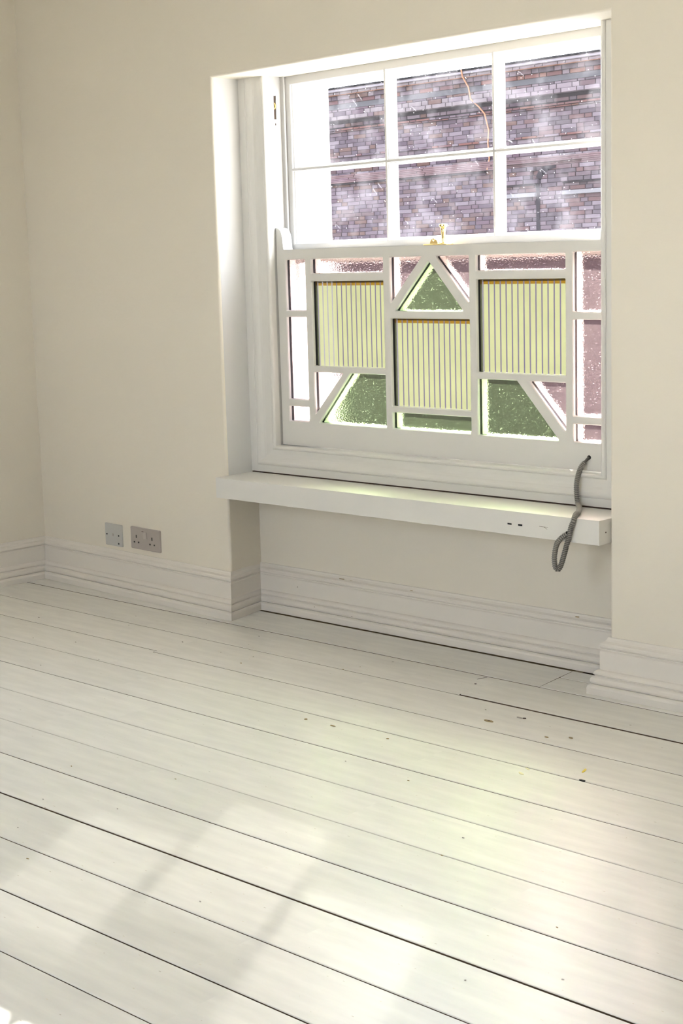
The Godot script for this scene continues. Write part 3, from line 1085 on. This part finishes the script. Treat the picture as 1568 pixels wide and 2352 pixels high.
# ---------------------------------------------------------------- boxed sill
func sill() -> void:
	var s := base("window_sill")
	tag(s, "deep boxed white window sill jutting into the room below the sash window", "window sill", "structure")
	var m := MB.new()
	m.cbox(Vector3(0.0005, 0.4145, -0.175), Vector3(W - 0.0005, 0.4814, 0.0516), 0.0007)
	put("sill_box", m, M.sill, s)
	m = MB.new()
	m.cbox(Vector3(1.2077, 0.4428, 0.050), Vector3(1.2221, 0.4470, 0.0520), 0.0003)
	put("slot", m, M.black, s)
	m = MB.new()
	m.cbox(Vector3(1.2445, 0.4426, 0.050), Vector3(1.2590, 0.4475, 0.0520), 0.0003)
	put("slot", m, M.black, s)
	m = MB.new()
	for q in [[Vector2(1.3168, 0.4482), Vector2(1.346, 0.4475), 0.0006], [Vector2(1.333, 0.4478), Vector2(1.3435, 0.4420), 0.0006]]:
		var a: Vector2 = q[0]
		var b: Vector2 = q[1]
		var n: Vector2 = (b - a).normalized().orthogonal() * q[2]
		m.prism(PackedVector2Array([a - n, b - n * 0.4, b + n * 0.4, a + n]) if (b - a).cross(n) > 0 else PackedVector2Array([a + n, b + n * 0.4, b - n * 0.4, a - n]), func(t: Vector2, w: float) -> Vector3: return Vector3(t.x, t.y, w), 0.0510, 0.0519)
	put("chipped_mark", m, M.grime, s)
	m = MB.new()
	m.lathe([Vector2(0, 0.0006), Vector2(0.0022, 0.0006), Vector2(0.0022, -0.001), Vector2(0, -0.001)], Vector3(W - 0.0005, 0.4462, 0.0203), 10, Vector3(1, 0, 0))
	put("screw_hole", m, M.chip_dark, s)
	m = MB.new()
	m.box(Vector3(0.001, 0.4814, -0.150), Vector3(W - 0.001, 0.4845, -0.1165))
	put("dark_gap", m, M.chip_dark, s)

# ---------------------------------------------------------------- brick building opposite
func brick_building() -> void:
	var bld := base("brick_building", Vector3(-8.0, 0, -13.0))
	bld.rotation.z = deg_to_rad(0.72)
	tag(bld, "soot-dark purple-brown brick building with a moulded cornice seen through the window", "building")
	var tones := [Color(0.0283, 0.0184, 0.0202), Color(0.0310, 0.0180, 0.0188), Color(0.0249, 0.0180, 0.0206), Color(0.0354, 0.0246, 0.0276), Color(0.0474, 0.0360, 0.0396), Color(0.0327, 0.0166, 0.0153), Color(0.0409, 0.0293, 0.0321), Color(0.0210, 0.0146, 0.0163)]
	var mats := []
	for c in tones:
		mats.append(mat(c, 0.85, 0.3))
	var red := [Color(0.0393, 0.0142, 0.0109), Color(0.0338, 0.0146, 0.0131), Color(0.0447, 0.0189, 0.0122)]
	var redm := []
	for c in red:
		redm.append(mat(c, 0.85, 0.3))
	var pale := mat(Color(0.0580, 0.0440, 0.0463), 0.85, 0.3)
	var sooty := mat(Color(0.0078, 0.0058, 0.0062), 0.9, 0.2)  # near-black tone that paints the shade under cornice and ledges
	var x0 := -8.5
	var x1 := 6.5
	var wallb := MB.new()
	wallb.box(Vector3(x0, -4.2, -3.0), Vector3(x1, 3.44, -0.004))
	put("wall", wallb, mat(Color(0.0206, 0.0146, 0.0163), 0.95, 0.2), bld)
	# courses: [bottom, top, how far they stand out, palette]
	var rows := []
	rows.append([3.4014, 3.4370, 0.150, "pale"])
	rows.append([3.3930, 3.4005, 0.170, "tile"])
	rows.append([3.3370, 3.3915, 0.120, "mixed"])
	rows.append([3.2840, 3.3345, 0.090, "red"])
	rows.append([3.1790, 3.2090, 0.100, "mixed"])
	rows.append([3.1165, 3.1755, 0.110, "light"])
	rows.append([3.0650, 3.1140, 0.130, "light"])
	rows.append([2.9740, 3.0180, 0.020, "mixed"])
	rows.append([2.9300, 2.9540, 0.050, "red"])
	rows.append([2.9090, 2.9260, 0.030, "red"])
	var y := 2.9057
	while y > 2.60:
		rows.append([y - 0.0515, y - 0.0015, 0.0, "mixed"])
		y -= 0.0530
	rows.append([2.5617, 2.5869, 0.035, "red"])
	y = 2.5600
	while y > 2.34:
		rows.append([y - 0.0515, y - 0.0015, 0.0, "mixed"])
		y -= 0.0530
	for k in 5:
		rows.append([2.2112 + k * 0.0222, 2.2112 + k * 0.0222 + 0.0207, 0.060, "arch"])
	y = 2.2090
	while y > -4.0:
		rows.append([y - 0.0505, y - 0.0018, 0.0, "mixed"])
		y -= 0.0523
	var stretcher := 0.228
	var header := 0.108
	var shapes := {}
	var list := []
	var n := 0
	for r in rows:
		var x := x0 + rng.randf() * 0.2 + (0.085 if n % 2 else 0.0)
		var t := n % 2
		while x < x1:
			var w := stretcher if t % 2 == 0 else header
			if r[3] == "tile" or r[3] == "arch":
				w = 0.30 if r[3] == "tile" else 1.25
			var cx := x + w / 2.0
			var proj: float = r[2]
			# two stretches between the piers stand forward and end in a ledge
			var forward: bool = (cx > -0.78 and cx < -0.28) or (cx > 0.14 and cx < 2.5)
			if r[0] > 1.995 and r[1] < 2.2105 and forward:
				proj = 0.050
			if r[0] > 1.835 and r[1] < 1.89 and forward:
				proj = 0.035
			if r[3] == "arch" and cx > -1.08:
				proj = 0.052 if forward else 0.015
			var pick := rng.randi_range(0, tones.size() - 1)
			var c: Color = tones[pick]
			var mm: Material = mats[pick]
			match r[3]:
				"red":
					pick = rng.randi_range(0, 4)
					if pick < 3:
						c = red[pick]
						mm = redm[pick]
				"tile":
					c = Color(0.0711, 0.0293, 0.0144)
					mm = null
				"arch":
					c = Color(0.0404, 0.0223, 0.0224) * rng.randf_range(0.9, 1.1)
					mm = null
				"light":
					if rng.randf() < 0.8:
						c = Color(0.0580, 0.0440, 0.0463)
						mm = pale
				"pale":
					c = Color(0.0564, 0.0440, 0.0463)
					mm = pale
			if r[0] > 1.835 and r[1] < 1.89 and forward:
				c = Color(0.0580, 0.0440, 0.0463)
				mm = pale
			if mm == null:
				mm = mat(c, 0.85, 0.3) if r[3] != "tile" and r[3] != "arch" else null
			list.append([cx, (r[0] + r[1]) / 2.0, w - 0.008, r[1] - r[0], proj, c, mm])
			x += w + 0.004
			t += 1
		n += 1
	# the ones that show largest are bricks of their own, the others one mass of bricks
	var near := []
	var mass := MB.new()
	for b in list:
		var seen: bool = b[0] > -1.75 and b[0] < 0.86 and b[1] > 1.36 and b[6] != null
		if seen and near.size() < 2000:
			near.append(b)
		else:
			brick_shape(mass, Vector3(b[0], b[1], 0), b[2], b[3], b[4], b[5])
	near.sort_custom(func(a, b): return a[0] > b[0])
	for k in near.size():
		var b: Array = near[k]
		if k >= 300:
			brick_shape(mass, Vector3(b[0], b[1], 0), b[2], b[3], b[4], b[5])
			continue
		var key := "%.3f %.3f %.3f" % [b[2], b[3], b[4]]
		if not shapes.has(key):
			var q := MB.new()
			brick_shape(q, Vector3.ZERO, b[2], b[3], b[4], Color.WHITE)
			shapes[key] = q.mesh()
		var o := put("brick", shapes[key], b[6], bld)
		o.position = Vector3(b[0], b[1], 0)
	var vm := mat(Color.WHITE, 0.85, 0.3)
	vm.vertex_color_use_as_albedo = true
	put("brickwork", mass, vm, bld).set_meta("kind", "stuff")
	# coping with a dark flashing in lengths, weathered ledge, dark frieze
	var cp := MB.new()
	cp.prism(PackedVector2Array([Vector2(-3.0, 3.4380), Vector2(0.175, 3.4380), Vector2(0.185, 3.4450), Vector2(0.180, 3.4760), Vector2(-0.25, 3.4900), Vector2(-3.0, 3.4900)]), func(q: Vector2, w: float) -> Vector3: return Vector3(w, q.y, q.x), x0, x1)
	put("coping", cp, mat(Color(0.0634, 0.0522, 0.0555), 0.8), bld)
	var x := x0
	while x < x1:
		var fl := MB.new()
		fl.box(Vector3(x, 3.476, 0.150), Vector3(x + 0.80, 3.5010, 0.195))
		put("flashing", fl, mat(Color(0.0029, 0.0029, 0.0031), 0.9, 0.0), bld)
		x += 0.83
	var lg := MB.new()
	lg.prism(PackedVector2Array([Vector2(-0.01, 3.2100), Vector2(0.110, 3.2100), Vector2(0.110, 3.2150), Vector2(0.085, 3.2790), Vector2(0.090, 3.2825), Vector2(-0.01, 3.2825)]), func(q: Vector2, w: float) -> Vector3: return Vector3(w, q.y, q.x), x0, x1)
	put("ledge", lg, mat(Color(0.0107, 0.0085, 0.0088), 0.9), bld)
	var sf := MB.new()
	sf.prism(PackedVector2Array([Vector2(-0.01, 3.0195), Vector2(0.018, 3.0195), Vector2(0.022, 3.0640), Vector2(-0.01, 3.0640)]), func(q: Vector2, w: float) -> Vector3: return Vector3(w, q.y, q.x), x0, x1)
	put("frieze", sf, sooty, bld)  # dark colour paints the cornice shadow onto this band
	# dark strips painted as ledge shadows, pale ledges and a soot stain down the pier
	for q in [[x0, -1.08, 2.188, 2.2095, 0.050], [-0.78, -0.28, 1.980, 2.002, 0.042], [0.14, 2.5, 1.980, 2.002, 0.042], [x0, x1, 2.956, 2.973, 0.006]]:
		var dr := MB.new()
		dr.box(Vector3(q[0], q[2], -0.01), Vector3(q[1], q[3], q[4]))
		put("shadow_strip", dr, sooty, bld)
	for q in [[-0.78, -0.28], [0.14, 2.5]]:
		var pl := MB.new()
		pl.cbox(Vector3(q[0], 1.838, -0.01), Vector3(q[1], 1.888, 0.055), 0.004)
		put("stone_ledge", pl, mat(Color(0.0466, 0.0417, 0.0414), 0.85), bld)
	var st := MB.new()
	var soot := [Vector2(0.02, 2.196), Vector2(-0.10, 2.190), Vector2(-0.20, 2.140), Vector2(-0.255, 2.060), Vector2(-0.265, 1.95), Vector2(-0.262, 1.80), Vector2(-0.268, 1.60), Vector2(-0.263, 1.45), Vector2(-0.266, 1.25)]
	var half := [0.020, 0.034, 0.048, 0.042, 0.028, 0.034, 0.026, 0.032, 0.014]
	for k in soot.size() - 1:
		var d: Vector2 = (soot[k + 1] - soot[k]).normalized().orthogonal()
		var a: Vector2 = soot[k]
		var b: Vector2 = soot[k + 1]
		var e0: Vector2 = d * half[k]
		var e1: Vector2 = d * half[k + 1]
		st.quad(Vector3(a.x - e0.x, a.y - e0.y, 0.0095), Vector3(a.x + e0.x, a.y + e0.y, 0.0095), Vector3(b.x + e1.x, b.y + e1.y, 0.0095), Vector3(b.x - e1.x, b.y - e1.y, 0.0095), Vector3(0, 0, 1))
	put("soot_stain", st, mat(Color(0.0121, 0.0102, 0.0110), 0.95, 0.1), bld)
	# rusty lightning tape
	var wire := MB.new()
	var path := [Vector3(-1.30, 3.50, 0.20), Vector3(-1.295, 3.41, 0.185), Vector3(-1.26, 3.28, 0.11), Vector3(-1.20, 3.12, 0.145), Vector3(-1.12, 3.02, 0.08), Vector3(-1.04, 2.925, 0.065), Vector3(-1.02, 2.72, 0.015), Vector3(-1.01, 2.56, 0.05), Vector3(-1.015, 2.36, 0.02), Vector3(-1.02, 2.22, 0.065)]
	var rad := []
	for k in path.size():
		rad.append(0.010)
	wire.tube(path, rad, 8)
	put("conductor_tape", wire, mat(Color(0.125, 0.042, 0.010), 0.7), bld)

func brick_shape(m: MB, c: Vector3, w: float, h: float, proj: float, tint: Color) -> void:
	m.tint = tint
	var b := 0.004
	var x := w / 2.0
	var y := h / 2.0
	var z := proj + 0.006
	var F := [c + Vector3(-x + b, -y + b, z), c + Vector3(x - b, -y + b, z), c + Vector3(x - b, y - b, z), c + Vector3(-x + b, y - b, z)]
	var S := [c + Vector3(-x, -y, z - b), c + Vector3(x, -y, z - b), c + Vector3(x, y, z - b), c + Vector3(-x, y, z - b)]
	var O := [Vector3(0, -1, 0), Vector3(1, 0, 0), Vector3(0, 1, 0), Vector3(-1, 0, 0)]
	m.quad(F[0], F[1], F[2], F[3], Vector3(0, 0, 1))
	for k in 4:
		var t := (k + 1) % 4
		m.quad(F[k], F[t], S[t], S[k], O[k] + Vector3(0, 0, 1))
		m.quad(S[k], S[t], Vector3(S[t].x, S[t].y, c.z - 0.01), Vector3(S[k].x, S[k].y, c.z - 0.01), O[k])

# ---------------------------------------------------------------- small things
func small_things() -> void:
	# frame of the left wall: x along it, z out of it
	var turn := atan(-SLOPE)
	# --- double socket
	var d := base("double_socket", Vector3(-0.5475, 0.1752, zw(-0.5475)))
	d.rotation.y = turn
	tag(d, "grey double power socket with one rocker switch, on the wall above the skirting", "socket")
	var wd := 0.171
	var hd := 0.079
	var m := MB.new()
	m.cbox(Vector3(0, 0, -0.002), Vector3(wd, hd, 0.0085), 0.0025)
	put("plate", m, M.socket, d)
	m = MB.new()
	m.cbox(Vector3(0.0800, 0.0415, 0.007), Vector3(0.0980, 0.0665, 0.0120), 0.001)
	put("switch_rocker", m, mat(Color(0.48, 0.435, 0.40), 0.4), d)
	m = MB.new()
	m.box(Vector3(0.0685, 0.0660, 0.0080), Vector3(0.0780, 0.0680, 0.0088))
	m.box(Vector3(0.0780, 0.0420, 0.0080), Vector3(0.0797, 0.0675, 0.0090))
	put("switch_gap", m, M.chip_dark, d)
	for q in [Vector2(0.0350, 0.0455), Vector2(0.1275, 0.0455)]:
		m = MB.new()
		m.cbox(Vector3(q.x - 0.0025, q.y - 0.0055, 0.0075), Vector3(q.x + 0.0025, q.y + 0.0055, 0.0090), 0.0004)
		put("pin_hole", m, M.black, d)
		for s in [-0.0125, 0.0125]:
			m = MB.new()
			m.cbox(Vector3(q.x + s - 0.0035, q.y - 0.0235, 0.0075), Vector3(q.x + s + 0.0035, q.y - 0.0180, 0.0090), 0.0004)
			put("pin_hole", m, M.black, d)
	# --- single blank outlet
	var o := base("single_outlet", Vector3(-0.7055, 0.1700, zw(-0.7055)))
	o.rotation.y = turn
	tag(o, "pale square telephone outlet plate to the left of the double socket", "outlet")
	m = MB.new()
	m.cbox(Vector3(0, 0, -0.002), Vector3(0.1015, 0.0805, 0.0075), 0.002)
	put("plate", m, M.socket_white, o)
	for q in [Vector2(0.0125, 0.0405), Vector2(0.0850, 0.0405), Vector2(0.0830, 0.0110)]:
		m = MB.new()
		m.lathe([Vector2(0, 0.0088), Vector2(0.0030, 0.0088), Vector2(0.0033, 0.0070), Vector2(0, 0.0070)], Vector3(q.x, q.y, 0), 10, Vector3(0, 0, 1))
		put("screw_hole", m, M.black, o)
	m = MB.new()
	m.cbox(Vector3(0.0440, 0.0360, 0.0068), Vector3(0.0540, 0.0455, 0.0080), 0.0004)
	put("jack", m, M.socket, o)
	# --- grey flexible conduit from the sash over the sill
	var c := Curve3D.new()
	var P := [Vector3(1.3395, 0.6165, -0.153), Vector3(1.3335, 0.6040, -0.141), Vector3(1.3280, 0.5880, -0.128), Vector3(1.3330, 0.5550, -0.103), Vector3(1.3350, 0.5200, -0.099), Vector3(1.3390, 0.4930, -0.099), Vector3(1.3600, 0.4890, -0.076), Vector3(1.3890, 0.4890, -0.033), Vector3(1.4150, 0.4895, 0.010), Vector3(1.4300, 0.4880, 0.042),
		Vector3(1.4360, 0.4760, 0.0600), Vector3(1.4300, 0.4580, 0.0625), Vector3(1.4215, 0.4290, 0.0620), Vector3(1.4100, 0.3920, 0.0620), Vector3(1.3985, 0.3570, 0.0620), Vector3(1.3880, 0.3385, 0.0620), Vector3(1.3785, 0.3440, 0.0640), Vector3(1.3765, 0.3720, 0.0650), Vector3(1.3835, 0.4040, 0.0650), Vector3(1.3960, 0.4230, 0.0640), Vector3(1.4080, 0.4350, 0.0540)]
	for k in P.size():
		var tn: Vector3 = (P[mini(k + 1, P.size() - 1)] - P[maxi(k - 1, 0)]) / 6.0
		c.add_point(P[k], -tn, tn)
	c.bake_interval = 0.001
	var ln := c.get_baked_length()
	var path := []
	var rad := []
	var s0 := 0.0
	while s0 < ln:
		var p := c.sample_baked(s0)
		path.append(p)
		var ribbed: bool = s0 > 0.018 and not (p.y > 0.4865 and p.y < 0.4925 and p.z > -0.098 and p.z < 0.025)
		var q := 0.0075
		if s0 < 0.018:
			q = 0.0042
		elif ribbed:
			q = 0.0068 + 0.0012 * sin(TAU * s0 / 0.0052)
		rad.append(q)
		s0 += 0.00092
	m = MB.new()
	m.tube(path, rad, 12, 0.0066)
	var cab := base("flexible_conduit", Vector3.ZERO)
	tag(cab, "grey ribbed flexible cable hanging in a loop over the right end of the sill", "cable")
	put("ribbed_hose", m, M.conduit, cab)
	m = MB.new()
	m.lathe([Vector2(0, 0.001), Vector2(0.0045, 0.001), Vector2(0.0045, -0.001), Vector2(0, -0.001)], Vector3(1.4095, 0.4395, 0.0518), 12, Vector3(0, 0, 1))
	put("entry_hole", m, M.black, cab)
